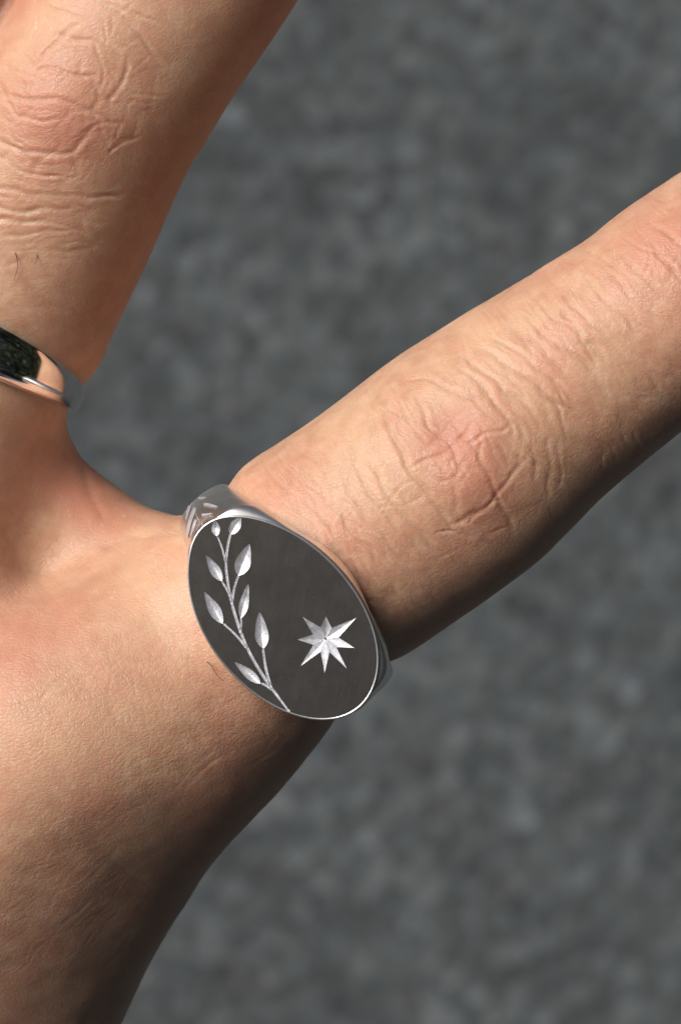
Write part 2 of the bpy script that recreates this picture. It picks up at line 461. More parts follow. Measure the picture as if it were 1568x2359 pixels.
# ---- creases, in plan units, depth and width in mm
def c4(*p): return [(784.3 + a * 0.4998, 371.9 + b * 0.4998) for a, b in p]
def c2(*p): return [(a * 0.5003, b * 0.5003) for a, b in p]
CREASES = [
 (c4((190,1080),(205,1170),(240,1270),(300,1380),(350,1460),(420,1560),(490,1650),(520,1690)), .30, .20),
 (c4((560,1265),(620,1330),(660,1400),(690,1480),(720,1545),(760,1600),(800,1720)), .20, .18),
 (c4((320,1405),(400,1375),(450,1350),(520,1310),(570,1265),(605,1200)), .22, .16),
 (c4((490,1680),(560,1650),(640,1610),(700,1560),(740,1500),(800,1430),(870,1350)), .11, .20),
 (c4((600,1295),(660,1262),(740,1240),(775,1205)), .14, .12),
 (c4((420,1370),(470,1420),(520,1450),(560,1500)), .07, .1), (c4((480,1330),(520,1420),(540,1500),(600,1570)), .06, .1),
 (c4((350,1070),(380,1160),(430,1240),(480,1290)), .14, .16), (c4((260,1090),(285,1150),(340,1220),(390,1300)), .10, .16),
 (c4((540,880),(600,920),(680,990),(760,1060),(830,1100),(880,1160),(930,1230)), .16, .2),
 (c4((620,860),(720,900),(800,960),(900,1030),(980,1100),(1020,1180),(1050,1280)), .16, .2),
 (c4((680,800),(780,850),(880,930),(960,990),(1040,1060),(1080,1130)), .13, .18),
 (c4((540,950),(640,1030),(700,1090),(740,1150),(780,1200),(800,1260)), .18, .2),
 (c4((840,720),(900,770),(970,830),(1060,890),(1120,930),(1160,970)), .12, .18),
 (c4((900,640),(960,700),(1050,770),(1130,830),(1200,900)), .10, .18), (c4((1000,600),(1080,680),(1170,760),(1250,830)), .10, .17),
 (c4((1110,530),(1180,600),(1280,700),(1380,790)), .10, .17), (c4((1190,470),(1280,560),(1400,680),(1500,760)), .10, .17),
 (c4((1290,420),(1400,540),(1500,640),(1600,710)), .10, .17), (c4((1400,330),(1460,430),(1568,540),(1640,600)), .12, .18),
 (c4((120,1290),(140,1400),(190,1490),(240,1570),(300,1640),(370,1720),(440,1790),(520,1860)), .16, .2),
 (c4((30,1260),(60,1380),(100,1480),(160,1570),(230,1660),(330,1760),(430,1860)), .12, .18),
 (c4((0,1400),(40,1520),(100,1620),(180,1720),(290,1830),(380,1920)), .11, .18),
 (c4((-20,1620),(80,1740),(180,1850),(260,1930)), .10, .18), (c4((-80,1700),(0,1800),(80,1890),(160,1980)), .09, .18),
 (c4((300,1010),(380,1000),(450,1020),(520,1070),(580,1090),(680,1080)), .15, .18),
 (c4((940,1270),(960,1400),(960,1560)), .06, .16), (c4((1000,1280),(1015,1420),(1010,1500)), .05, .16), (c4((880,1270),(900,1380),(890,1480)), .07, .16),
 (c4((430,1710),(520,1690),(560,1720),(620,1740)), .10, .12), (c4((220,1560),(260,1500),(330,1470),(380,1500)), .05, .12), (c4((170,1600),(230,1580),(300,1590)), .08, .1),
 (c4((1360,300),(1410,370),(1420,470),(1390,530)), .10, .13), (c4((1440,300),(1500,330),(1568,390)), .16, .2), (c4((1270,330),(1330,380),(1400,420),(1480,430)), .08, .12),
 (c4((370,1640),(430,1690),(500,1760)), .07, .12), (c4((780,1190),(830,1230),(870,1300)), .1, .14),
 (c2((-60,400),(0,430),(60,455),(150,460),(260,455),(340,480),(420,510),(490,545),(550,590)), .19, .2),
 (c2((-60,620),(0,655),(80,680),(160,695),(240,703),(330,700),(380,640),(430,575)), .16, .2),
 (c2((240,160),(320,170),(420,190),(500,230),(560,280),(600,310)), .2, .17), (c2((380,95),(300,150),(240,220),(170,290),(110,320)), .2, .17),
 (c2((200,35),(280,40),(340,60),(390,95)), .13, .14), (c2((450,20),(560,80),(640,160),(700,240),(740,290)), .15, .17),
 (c2((400,-30),(480,20),(570,50),(690,80),(760,120)), .09, .16), (c2((595,260),(580,330),(550,400),(510,460)), .12, .15),
 (c2((130,330),(220,310),(280,320),(360,350),(440,360)), .16, .15), (c2((0,440),(40,480),(80,530),(150,550),(230,560),(300,540)), .14, .14),
 (c2((-40,340),(20,420),(40,480)), .14, .14), (c2((-40,700),(40,740),(100,790),(200,805),(300,800)), .12, .14),
 (c2((-40,850),(100,880),(220,895),(350,900),(480,905),(600,890)), .15, .18), (c2((-40,950),(120,970),(240,960),(330,960)), .12, .17),
 (c2((-40,1010),(120,1025),(230,1020)), .10, .17), (c2((0,1080),(90,1085),(200,1070),(330,1060)), .07, .15), (c2((330,640),(400,600),(470,560),(540,560)), .1, .13),
 (c2((500,470),(600,468),(690,480)), .04, .12), (c2((500,700),(560,660),(640,620)), .08, .14), (c2((700,250),(650,290),(600,330)), .05, .12),
 (c2((140,170),(180,120),(190,60)), .1, .12), (c2((60,240),(110,250),(150,300)), .1, .12), (c2((420,200),(470,270),(480,350),(440,430)), .1, .13),
 # radiating folds of the web beside the signet ring, and the long fold on the side of the hand
 ([(418,1212),(360,1228),(300,1240),(230,1262)], .16, .30), ([(415,1225),(370,1262),(330,1300)], .10, .26), ([(420,1205),(350,1205),(290,1190)], .08, .3),
 ([(185,1070),(200,1110),(215,1165),(240,1200)], .12, .35),
 ([(330,2240),(290,2280),(240,2320),(190,2365)], .22, .55),
]
# finer random furrows round the knuckles, and the oblique lines on the side of the hand
def rnd_fur(cx, cy, ang, n, spread_u, spread_v, L, dep, wid, bend=0.0):
    for _ in range(n):
        u = rng.normal() * spread_u; v = rng.normal() * spread_v
        a = ang + rng.normal() * 0.22 + bend * u / max(spread_u, 1)
        l = L * rng.uniform(0.5, 1.3)
        ca, sa = math.cos(ang), math.sin(ang)
        x0 = cx + u * -sa + v * ca; y0 = cy + u * ca + v * sa
        k1 = rng.normal() * 0.12
        pts = [(x0 + s * l * math.cos(a + k1 * s * 2), y0 + s * l * math.sin(a + k1 * s * 2)) for s in (-.5, -.2, .1, .4)]
        CREASES.append((pts, dep * rng.uniform(.5, 1.3), wid * rng.uniform(.7, 1.3)))
A5 = math.radians(51)
rnd_fur(1055, 1072, A5, 30, 150, 120, 130, .055, .12)
rnd_fur(1055, 1072, A5 + 1.57, 14, 110, 90, 60, .05, .11)
rnd_fur(1360, 830, A5 - 0.1, 40, 120, 120, 150, .040, .12)
rnd_fur(800, 1270, A5, 60, 80, 130, 150, .045, .12)
rnd_fur(1560, 600, A5, 26, 50, 70, 80, .05, .11)
rnd_fur(150, 260, math.radians(20), 24, 110, 130, 90, .055, .11)
rnd_fur(120, 260, math.radians(110), 14, 110, 110, 60, .05, .11)
rnd_fur(80, 520, math.radians(5), 36, 70, 110, 150, .045, .13)
rnd_fur(230, 2060, math.radians(-36), 120, 190, 170, 170, .009, .11)
rnd_fur(520, 1700, math.radians(-25), 40, 70, 160, 110, .016, .12)
rnd_fur(250, 1650, math.radians(75), 40, 170, 90, 130, .016, .14)
rnd_fur(120, 1500, math.radians(-25), 30, 90, 120, 160, .02, .16)

fine = np.zeros(len(hv), bool)
px, py = to_px(hv)
fine = (px > -60) & (px < 1630) & (py > -60) & (py < 2420) & (hn[:, 2] > 0.0)
fi = np.where(fine)[0]
fx, fy = px[fi], py[fi]
disp = np.zeros(len(fi))
jit = np.array([noise.noise_vector(Vector((x * .02, y * .02, 3.1)))[:2] for x, y in zip(fx, fy)])
fxx = fx + jit[:, 0] * 9; fyy = fy + jit[:, 1] * 9
for pts, dep, wid in CREASES:
    P = np.array(pts, float)
    if dep > 0.09: dep, wid = dep * 0.9, wid * 0.95
    wpx = wid / K
    m = np.where((fxx > P[:, 0].min() - 5 * wpx) & (fxx < P[:, 0].max() + 5 * wpx) & (fyy > P[:, 1].min() - 5 * wpx) & (fyy < P[:, 1].max() + 5 * wpx))[0]
    if len(m) == 0: continue
    # smooth the polyline
    for _ in range(2):
        Q = [P[0]]
        for i in range(len(P) - 1): Q += [P[i] * .75 + P[i + 1] * .25, P[i] * .25 + P[i + 1] * .75]
        P = np.array(Q + [P[-1]])
    L = len(P) - 1
    bd = np.full(len(m), 1e9); bt = np.zeros(len(m))
    for i in range(L):
        a = P[i]; b = P[i + 1] - a
        qx = fxx[m] - a[0]; qy = fyy[m] - a[1]
        t = np.clip((qx * b[0] + qy * b[1]) / max(b @ b, 1e-9), 0, 1)
        d = np.hypot(qx - t * b[0], qy - t * b[1])
        u = d < bd
        bd = np.where(u, d, bd); bt = np.where(u, (i + t) / L, bt)
    taper = np.clip(np.minimum(bt, 1 - bt) * 5, 0.12, 1)
    q = bd / wpx
    disp[m] += dep * (0.42 if dep > 0.17 else 0.55) * taper * (-np.exp(-q * q * 1.6) + 0.30 * np.exp(-((q - 2.0) / 1.1) ** 2))
def hash2(i, j, k_):
    n = (i * 374761393 + j * 668265263 + k_ * 974634777) & 0x7fffffff
    n = ((n ^ (n >> 13)) * 1274126177) & 0x7fffffff
    return ((n ^ (n >> 16)) & 0xffff) / 65535.0
def plates(x, y, cx, cy, ang, su, sv, seed):
    '''distance (mm) to the furrows between irregular plates; su along the finger, sv across'''
    ca, sa = math.cos(ang), math.sin(ang)
    u = ((x - cx) * -sa + (y - cy) * ca) * K / su; v = ((x - cx) * ca + (y - cy) * sa) * K / sv
    iu, iv = np.floor(u).astype(np.int64), np.floor(v).astype(np.int64)
    f1 = np.full(len(x), 9.0); f2 = np.full(len(x), 9.0)
    for a in (-1, 0, 1):
        for b in (-1, 0, 1):
            gu, gv = iu + a, iv + b
            pu = gu + 0.1 + 0.8 * hash2(gu, gv, seed); pv = gv + 0.1 + 0.8 * hash2(gu, gv, seed + 7)
            d = np.hypot(u - pu, v - pv)
            f2 = np.where(d < f1, f1, np.minimum(f2, d)); f1 = np.minimum(f1, d)
    return (f2 - f1) * 0.5 * min(su, sv)
def g2(cx, cy, ru, rv, ang):
    ca, sa = math.cos(ang), math.sin(ang)
    u = (fx - cx) * -sa + (fy - cy) * ca; v = (fx - cx) * ca + (fy - cy) * sa
    return np.exp(-(u / ru) ** 2 - (v / rv) ** 2)
gx = fx + jit[:, 0] * 16; gy = fy + jit[:, 1] * 16
fade = np.array([0.55 + 0.9 * noise.noise(Vector((x * .012, y * .012, 9.0))) for x, y in zip(fx, fy)]).clip(0.1, 1.1)
ARING = math.radians(25)
for (cx, cy, an, su, sv, ru, rv, dep, wid, sd) in [
        (1055, 1072, A5, 1.7, 2.3, 150, 200, .075, .13, 3), (1055, 1072, A5, .75, 1.0, 170, 210, .030, .09, 5),
        (1350, 850, A5, 1.05, 3.8, 260, 220, .080, .11, 11), (1350, 850, A5, .5, 1.0, 300, 240, .026, .08, 12),
        (800, 1270, A5, 1.0, 3.6, 150, 230, .080, .11, 13), (800, 1270, A5, .5, .9, 160, 240, .026, .08, 14),
        (1560, 600, A5, 1.3, 1.6, 110, 150, .06, .11, 17),
        (150, 250, ARING, 1.9, 2.2, 190, 210, .075, .13, 23), (150, 250, ARING, .75, .9, 220, 230, .034, .09, 25),
        (60, 560, ARING - .3, 1.1, 3.2, 160, 200, .05, .12, 29), (60, 560, ARING - .3, .5, .9, 260, 240, .02, .08, 31),
        (230, 2050, -.65, .6, 2.0, 330, 330, .010, .11, 41), (60, 1330, .4, .7, 1.1, 160, 260, .018, .1, 43)]:
    e_ = plates(gx, gy, cx, cy, an, su, sv, sd)
    disp -= dep * fade * g2(cx, cy, ru, rv, an) * np.exp(-(e_ / wid) ** 2)
# soft undulation of the skin
und = np.array([noise.noise(Vector(v) * 0.2) * 0.12 + noise.noise(Vector(v) * 0.6) * 0.025 for v in hv[fi].tolist()])
# knuckle pads
def blob(cx, cy, rx, ry, ang, x, y):
    ca, sa = math.cos(ang), math.sin(ang)
    u = (x - cx) * ca + (y - cy) * sa; v = -(x - cx) * sa + (y - cy) * ca
    return np.exp(-(u / rx) ** 2 - (v / ry) ** 2)
pads = 0.42 * blob(1070, 1110, 75, 70, A5, fx, fy) - 0.28 * blob(1030, 985, 60, 60, A5, fx, fy) + 0.36 * blob(130, 250, 110, 90, .4, fx, fy)
pads += 0.12 * blob(1120, 1010, 45, 40, A5, fx, fy)
up = np.clip(hn[fi, 2] * 2.2, 0, 1)
hv[fi] += hn[fi] * ((disp + pads) * up + und)[:, None]
# skin presses in under the two rings and swells beside them
A_, B_, H_ = 8.02, 4.16, 10.9
maj = Vector((math.cos(math.radians(48.5)), -math.sin(math.radians(48.5)), 0))
TILT, ROLL = math.radians(5), math.radians(4.2)
Yl = Vector((-maj.y, maj.x, 0))
Zl = (Vector((0, 0, 1)) * math.cos(TILT) - Yl * math.sin(TILT)).normalized()
Yl = Zl.cross(maj).normalized()
Xl = maj.copy()
if ROLL:
    R = Matrix.Rotation(ROLL, 3, Yl); Xl = R @ Xl; Zl = R @ Zl
FC = Vector(W(652, 1427, 2.0))
O_ = FC - Zl * H_
MR = Matrix((Xl, Yl, Zl)).transposed()
axd = Vector((0.375, 0.905, -0.13)).normalized()
zz = (Vector((0, 0, 1)) - axd * axd.z).normalized()
xx = axd.cross(zz)
c0 = Vector(W(178, 922, -10.3)) - xx * 8.72

def groove(orig, ax, rad, w, dep, bulge):
    q = hv - np.array(orig); a = np.array(ax)
    y = q @ a; r_ = np.linalg.norm(q - y[:, None] * a, axis=1)
    near = np.clip((rad + 2.5 - r_) / 1.0, 0, 1)
    f = -dep * np.exp(-(y / w) ** 4) + bulge * np.exp(-((np.abs(y) - w * 1.75) / (w * .6)) ** 2)
    return f * near
g1 = groove(O_, Yl, 8.4, 2.6, 0.50, 0.04)
g2_ = groove(c0, axd, 8.4, 1.7, 0.30, 0.12)
hv += hn * (g1 + g2_)[:, None]
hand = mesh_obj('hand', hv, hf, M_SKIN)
tag(hand, 'bare hand with spread fingers wearing two silver rings', 'hand')
at = hand.data.color_attributes.new('tint', 'FLOAT_COLOR', 'POINT')
r = np.zeros(len(hv)); g = np.zeros(len(hv)); bb = np.zeros(len(hv))
for (cx, cy, rx, ry, an, s) in [(1060, 1000, 110, 65, -.4, .65), (1085, 1100, 110, 85, A5, .55), (130, 250, 160, 140, .3, .45), (130, 300, 220, 60, .3, .25), (1530, 560, 110, 90, A5, .6), (230, 1170, 170, 70, .6, .8),
                                (100, 1450, 220, 90, -.5, .5), (60, 1800, 200, 60, -.5, .35), (30, 1560, 90, 50, 0, .3), (640, 1130, 160, 40, -.7, .25), (20, 0, 90, 60, 0, .6)]:
    r += s * blob(cx, cy, rx, ry, an, px, py)
for (cx, cy, rx, ry, an, s) in [(860, 1060, 160, 60, A5, .4), (1130, 800, 200, 60, A5, .5), (330, 1330, 90, 120, 0, .5), (180, 1720, 170, 80, -.5, .6), (90, 60, 120, 40, -1, .5), (340, 1225, 60, 20, -.3, .4)]:
    g += s * blob(cx, cy, rx, ry, an, px, py)
for (cx, cy, rx, ry, an, s) in [(150, 1640, 330, 260, 0, .8), (450, 1700, 200, 160, 0, .5), (130, 260, 200, 220, 0, .5), (1060, 1070, 330, 300, 0, .35), (1530, 560, 130, 130, 0, .6), (60, 1380, 120, 90, 0, .5)]:
    bb += s * blob(cx, cy, rx, ry, an, px, py)
tint = np.stack([np.clip(r, 0, 1), np.clip(g, 0, 1), np.clip(bb, 0, 1), np.ones(len(hv))], 1).astype(np.float32)
at.data.foreach_set('color', tint.ravel())

# fingernails (outside the picture, on the finger tips)
def nail(c, w):
    a = c[-1, :3].astype(float); d = a - c[-6, :3]; d /= np.linalg.norm(d)
    side = np.cross(d, [0, 0, 1]); side /= np.linalg.norm(side)
    V = []; F = []
    for i in range(9):
        for j in range(7):
            u = -9 + 11.5 * i / 8; v = (j / 6 - .5) * w
            v *= 1 - 0.25 * max(0, (i - 6) / 2) ** 2 - 0.25 * max(0, (2 - i) / 2) ** 2
            V.append(a + d * u + side * v + np.array([0, 0, c[-1, 3] + 2]))
    V = project(np.array(V), 4)
    V = V + grad(V)[0] * 0.3
    for i in range(8):
        for j in range(6): F.append((i * 7 + j, i * 7 + j + 1, i * 7 + j + 8, i * 7 + j + 7))
    o = mesh_obj('fingernail', V, F, M_NAIL, hand)
    md = o.modifiers.new('thick', 'SOLIDIFY'); md.thickness = 0.0004; md.offset = 1
for c, w in ((pinky, 8), (ringf, 10), (midf, 11), (indf, 11), (thumb, 13)): nail(c, w)

# hairs
def tube(pts, r0, r1, n=5):
    V = []; F = []
    pts = [np.array(p, float) for p in pts]
    for i, p in enumerate(pts):
        d = pts[min(i + 1, len(pts) - 1)] - pts[max(i - 1, 0)]; d /= np.linalg.norm(d)
        s = np.cross(d, [0.3, 0.2, 1]); s /= np.linalg.norm(s); t = np.cross(d, s)
        rr = r0 + (r1 - r0) * i / (len(pts) - 1)
        for k_ in range(n):
            a = 2 * math.pi * k_ / n
            V.append(p + rr * (math.cos(a) * s + math.sin(a) * t))
    for i in range(len(pts) - 1):
        for k_ in range(n):
            F.append((i * n + k_, i * n + (k_ + 1) % n, (i + 1) * n + (k_ + 1) % n, (i + 1) * n + k_))
    return V, F
hb = BVHTree.FromPolygons(hv.tolist(), hf)
def on_skin(x, y, lift=0.0):
    o = Vector((0, 0, CAMH)); d = Vector(W(x, y, 0)) - o
    hit, nn, _, _ = hb.ray_cast(o, d.normalized())
    return None if hit is None else (np.array(hit), np.array(nn))
def hair_pts(P, lift):
    out = []
    for i, (x, y) in enumerate(P):
        h = on_skin(x, y)
        if h is None: return None
        out.append(h[0] + h[1] * (lift * math.sin(math.pi * 0.8 * i / (len(P) - 1)) + 0.0))
    return out
for P in ([(36, 582), (41, 598), (42, 615), (38, 630), (33, 642)], [(86, 588), (85, 597), (81, 606)],
          [(477, 1524), (486, 1532), (492, 1543), (500, 1556), (512, 1566)], [(640, 1688), (634, 1696), (626, 1700)], [(604, 1684), (600, 1694)]):
    hp = hair_pts(P, 0.35)
    if hp:
        V, F = tube(hp, 0.028, 0.012)
        mesh_obj('hair', V, F, M_HAIR_D, hand)
VV, FF = [], []
for _ in range(170):
    t = rng.uniform(0, 1)
    if rng.uniform() < .75:
        x = 560 + t * 880; y = 1130 - t * 590 + abs(rng.normal()) * 75 + 12; a = math.radians(62 + rng.normal() * 22)
    else:
        x = 360 + rng.normal() * 40; y = 1290 + rng.normal() * 70; a = math.radians(50 + rng.normal() * 20)
    l = rng.uniform(25, 60); k1 = rng.normal() * .3
    P = [(x + s * l * math.cos(a + k1 * s), y + s * l * math.sin(a + k1 * s)) for s in (0, .25, .5, .75, 1)]
    hp = hair_pts(P, 0.05)
    if hp:
        V, F = tube(hp, 0.013, 0.006, 4)
        FF += [[i + len(VV) for i in f] for f in F]; VV += V
tag(mesh_obj('fine_hair', VV, FF, M_HAIR_L, hand), kind='stuff')

# ------------------------------------------------------------------ signet ring on the little finger
signet = bpy.data.objects.new('signet_ring', None)
COL.objects.link(signet)
signet.empty_display_size = 0.005
signet.matrix_world = Matrix.Translation(O_ * S) @ MR.to_4x4()
tag(signet, 'silver signet ring with oval engraved face on the little finger', 'ring')
def ring_part(name, V, F, mat, parent=signet, smooth=True):
    o = mesh_obj(name, V, F, mat, None, smooth)
    o.parent = parent                       # local coordinates of the ring
    return o
def lerp_tab(x, tab):
    xs, ys = zip(*tab); return float(np.interp(x, xs, ys))
RI = 7.95
def c1p(a, b): return (378.7 + a * 0.345, 1081.9 + b * 0.345)
MRT = MR.transposed()
def to_face(px_, py_):
    """plan point -> local (x, y) on the plane of the ring face"""
    o = Vector((0, 0, CAMH)); d = Vector(W(px_, py_, 0)) - o
    ol = MRT @ (o - O_); dl = MRT @ d
    t = (H_ - ol.z) / dl.z
    q = ol + dl * t
    return np.array([q.x, q.y])
def F1(*pts): return np.array([to_face(*c1p(a, b)) for a, b in pts])
OUT = F1((160,640),(175,560),(230,440),(310,350),(440,308),(560,328),(700,370),(860,430),(1000,520),(1130,640),(1250,790),(1340,960),(1400,1100),(1430,1250),(1410,1400),(1340,1520),(1240,1622),
         (1100,1672),(940,1650),(820,1612),(680,1540),(540,1440),(430,1340),(330,1200),(250,1050),(190,870),(165,750))
CX, CY = (OUT.max(0) + OUT.min(0)) / 2
# smooth closed outline: angle in the stretched circle -> radius, low Fourier orders
oa = np.arctan2((OUT[:, 1] - CY) / B_, (OUT[:, 0] - CX) / A_)
orr = np.hypot((OUT[:, 1] - CY) / B_, (OUT[:, 0] - CX) / A_)
Mx_ = np.stack([np.ones_like(oa)] + [f(k_ * oa) for k_ in (1, 2, 3, 4) for f in (np.cos, np.sin)], 1)
coef = np.linalg.lstsq(Mx_, orr, rcond=None)[0]
def rim_r(t):
    t = np.asarray(t, float)
    return np.stack([np.ones_like(t)] + [f(k_ * t) for k_ in (1, 2, 3, 4) for f in (np.cos, np.sin)], -1) @ coef
TT = np.linspace(0, 2 * np.pi, 1441)
RX = CX + A_ * rim_r(TT) * np.cos(TT); RY = CY + B_ * rim_r(TT) * np.sin(TT)
iL, iR = RX[:-1].argmin(), RX[:-1].argmax()
XL, XR = RX[iL], RX[iR]
if iR > iL: iR -= 1440
def branch(i0, i1):
    ii = np.arange(i0, i1 + 1) % 1440
    x, y = RX[ii], RY[ii]
    o_ = np.argsort(x); return x[o_], y[o_]
upx, upy = branch(iR, iL)                    # distal half
dnx, dny = branch(iL, iR + 1440)             # proximal half
pL, pR = math.atan2(XL, H_), math.atan2(XR, H_)
ang = [(pL + pR) / 2 + (pR - pL) / 2 * math.sin(math.pi / 2 * i / 44) for i in range(-44, 45)]
ang += [pR + (math.pi * 2 - (pR - pL)) * i / 120 for i in range(1, 120)]
V = []
def smooth_tab(x, tab):
    return sum(lerp_tab(x + d, tab) for d in (-6, -3, 0, 3, 6)) / 5
WB = [(-20, 4.55), (0, 4.6), (18, 4.55), (32, 4.0), (44, 3.35), (58, 2.75), (75, 2.2), (90, 1.9), (180, 1.6), (200, 1.6)]
for p in ang:
    pw = p if p <= math.pi else p - 2 * math.pi
    ap = abs(math.degrees(pw))
    wb = smooth_tab(ap, WB)
    on = pL - 1e-6 <= pw <= pR + 1e-6
    if on:
        x = H_ * math.tan(pw); rt = H_ / math.cos(pw)
        wu, wd = float(np.interp(x, upx, upy)), float(np.interp(x, dnx, dny))
    else:
        pe = pR if pw > 0 else pL
        e = H_ / math.cos(pe); eh = float(np.interp(XR if pw > 0 else XL, upx, upy))
        q = ap - abs(math.degrees(pe))
        rt = 8.95 + (e - 8.95) * math.exp(-(q / (25.0 if pw < 0 else 14.0)) ** 1.45)
        wu = wd = eh * max(0, 1 - q / 25)
    ym = (wu + wd) / 2 if not on else 0.5 * (wu + wd)
    def half(w0y, sgn):
        wall = (max(wb, w0y + 0.35) if sgn > 0 else -max(min(wb, 2.3), 0.14 - w0y)) if on else wb * sgn * (1 if sgn > 0 else min(1, 2.3 / wb))
        pts = [(w0y - sgn * 0.02, rt - 0.02), (w0y + sgn * 0.05, rt - 0.03), (w0y + sgn * 0.12, rt - 0.10)]
        if not on: pts = [(w0y + sgn * .01, rt - .02), (w0y + sgn * .04, rt - .021), (w0y + sgn * .09, rt - .023)]
        a0, r0 = pts[-1]
        for i in range(1, 9):
            t_ = i / 8
            if on:
                ww = a0 + (wall - a0) * (0.15 * t_ + 0.85 * math.sin(t_ * math.pi / 2))
                rr_ = r0 + (RI + 0.5 - r0) * (0.06 * t_ + 0.94 * (1 - math.cos(t_ * math.pi / 2)) ** 1.7)
            else:
                ww = a0 + (wall - a0) * math.sin(t_ * math.pi / 2)
                rr_ = r0 + (RI + 0.5 - r0) * (1 - math.cos(t_ * math.pi / 2))
            pts.append((ww, rr_))
        pts += [(wall - sgn * 0.02, RI + 0.22), (wall - sgn * 0.22, RI + 0.02), (wall * 0.5, RI - 0.02)]
        return pts
    if on: full = [(ym, rt - 0.8), (wu - 0.03, rt - 0.8)] + half(wu, 1) + [(0, RI - 0.03)] + half(wd, -1)[::-1] + [(wd + 0.03, rt - 0.8)]
    else: full = [(ym, rt - 0.02), (wu * .5 + ym * .5, rt - .02)] + half(wu, 1) + [(0, RI - 0.03)] + half(wd, -1)[::-1] + [(wd * .5 + ym * .5, rt - .02)]
    for w_, r_ in full:
        V.append((r_ * math.sin(p), w_, r_ * math.cos(p)))
m_ = len(full); n_ = len(ang)
F = []
for i in range(n_):
    for j in range(m_):
        a, b = i * m_ + j, i * m_ + (j + 1) % m_
        c, d = ((i + 1) % n_) * m_ + (j + 1) % m_, ((i + 1) % n_) * m_ + j
        F.append((d, c, b, a))
band = ring_part('band', V, F, M_BAND)
band_bvh = BVHTree.FromPolygons([tuple(v) for v in V], F)

def smooth_line(P, it=3):
    P = np.array(P, float)
    for _ in range(it):
        Q = [P[0]]
        for i in range(len(P) - 1): Q += [P[i] * .75 + P[i + 1] * .25, P[i] * .25 + P[i + 1] * .75]
        P = np.array(Q + [P[-1]])
    return P
STEMS = [(F1((830,1612),(730,1480),(640,1350),(560,1210),(510,1090),(465,950),(435,830),(415,700),(410,600),(425,500),(442,425)), .135, .10),
         (F1((412,640),(400,580),(385,520),(352,440)), .09, .085), (F1((450,900),(455,860),(465,790),(497,702)), .11, .09), (F1((438,850),(425,815),(405,780),(378,735)), .10, .085),
         (F1((545,1190),(530,1165),(470,1095),(385,1020)), .11, .09), (F1((505,1090),(510,1050),(514,1015),(508,985)), .10, .09),
         (F1((712,1455),(695,1400),(672,1310),(657,1185)), .13, .10), (F1((725,1475),(700,1455),(670,1435),(635,1422)), .12, .09)]
LEAVES = [((348,445),(338,333),66), ((440,432),(512,312),84), ((494,708),(568,498),118), ((385,745),(276,570),80), ((388,1028),(266,816),92), ((511,992),(560,763),74), ((660,1194),(634,952),106), ((642,1428),(466,1282),74)]
STAR_C = (1075, 1135)
STAR_P = [(922,983),(1078,980),(1280,990),(1268,1190),(1217,1328),(1070,1358),(908,1312),(889,1135)]
star_c = F1(STAR_C)[0]
star_p = F1(*STAR_P)
GZ = 0.030
def leaf_mesh(base, tip, wpx):
    b, t_ = F1(base, tip)
    d = t_ - b; L = np.linalg.norm(d); d /= L; s = np.array([-d[1], d[0]])
    w = wpx * 0.345 * K * 0.43
    V, Fc = [], []
    N, Mx = 14, 9
    for i in range(N + 1):
        u = i / N
        hw = w * (math.sin(math.pi * min(1, u ** 0.80)) ** 0.85 * (1 - 0.12 * u) + 0.02)
        for j in range(Mx):
            v = (j / (Mx - 1)) * 2 - 1
            dep = 0.42 * (hw / w) * (1 - abs(v) ** 1.05) * (0.35 + 0.75 * u)
            q = b + d * (u * L) + s * v * hw * (1 + 0.05 * math.sin(u * 9 + wpx))
            V.append((q[0], q[1], H_ + GZ - dep - (0.0 if abs(v) < .999 else 0.0)))
    for i in range(N):
        for j in range(Mx - 1):
            Fc.append((i * Mx + j, i * Mx + j + 1, (i + 1) * Mx + j + 1, (i + 1) * Mx + j))
    return V, Fc, (b, t_, w)
# face plate: polar grid, recessed below every cut
NR, NA = 190, 440
rr = (np.arange(1, NR + 1) / NR)
th = np.arange(NA) * 2 * math.pi / NA
XX = CX + (rr[:, None] * (np.cos(th) * rim_r(th))[None]) * (A_ - 0.02)
YY = CY + (rr[:, None] * (np.sin(th) * rim_r(th))[None]) * (B_ - 0.02)
fp = np.stack([XX.ravel(), YY.ravel()], 1)
rec = np.zeros(len(fp))
def seg_dist(fp, P):
    bd = np.full(len(fp), 1e9)
    for i in range(len(P) - 1):
        a = P[i]; b = P[i + 1] - a; q = fp - a
        t = np.clip(q @ b / (b @ b), 0, 1)
        bd = np.minimum(bd, np.linalg.norm(q - t[:, None] * b, axis=1))
    return bd
leaf_geo = [leaf_mesh(*l) for l in LEAVES]
for _, _, (b, t_, w) in leaf_geo:
    d = t_ - b; L = np.linalg.norm(d); d = d / L; s = np.array([-d[1], d[0]])
    u = (fp - b) @ d / L; v = (fp - b) @ s
    hw = w * np.sin(math.pi * np.clip(u, 0, 1) ** .8) ** .85 * (1 - .12 * u)
    rec[(u > 0) & (u < 1) & (np.abs(v) < hw * 0.9)] = 0.5
for P, w, dep in STEMS:
    P = smooth_line(P)
    rec[seg_dist(fp, P) < w * 0.55] = np.maximum(rec[seg_dist(fp, P) < w * 0.55], 0.22)
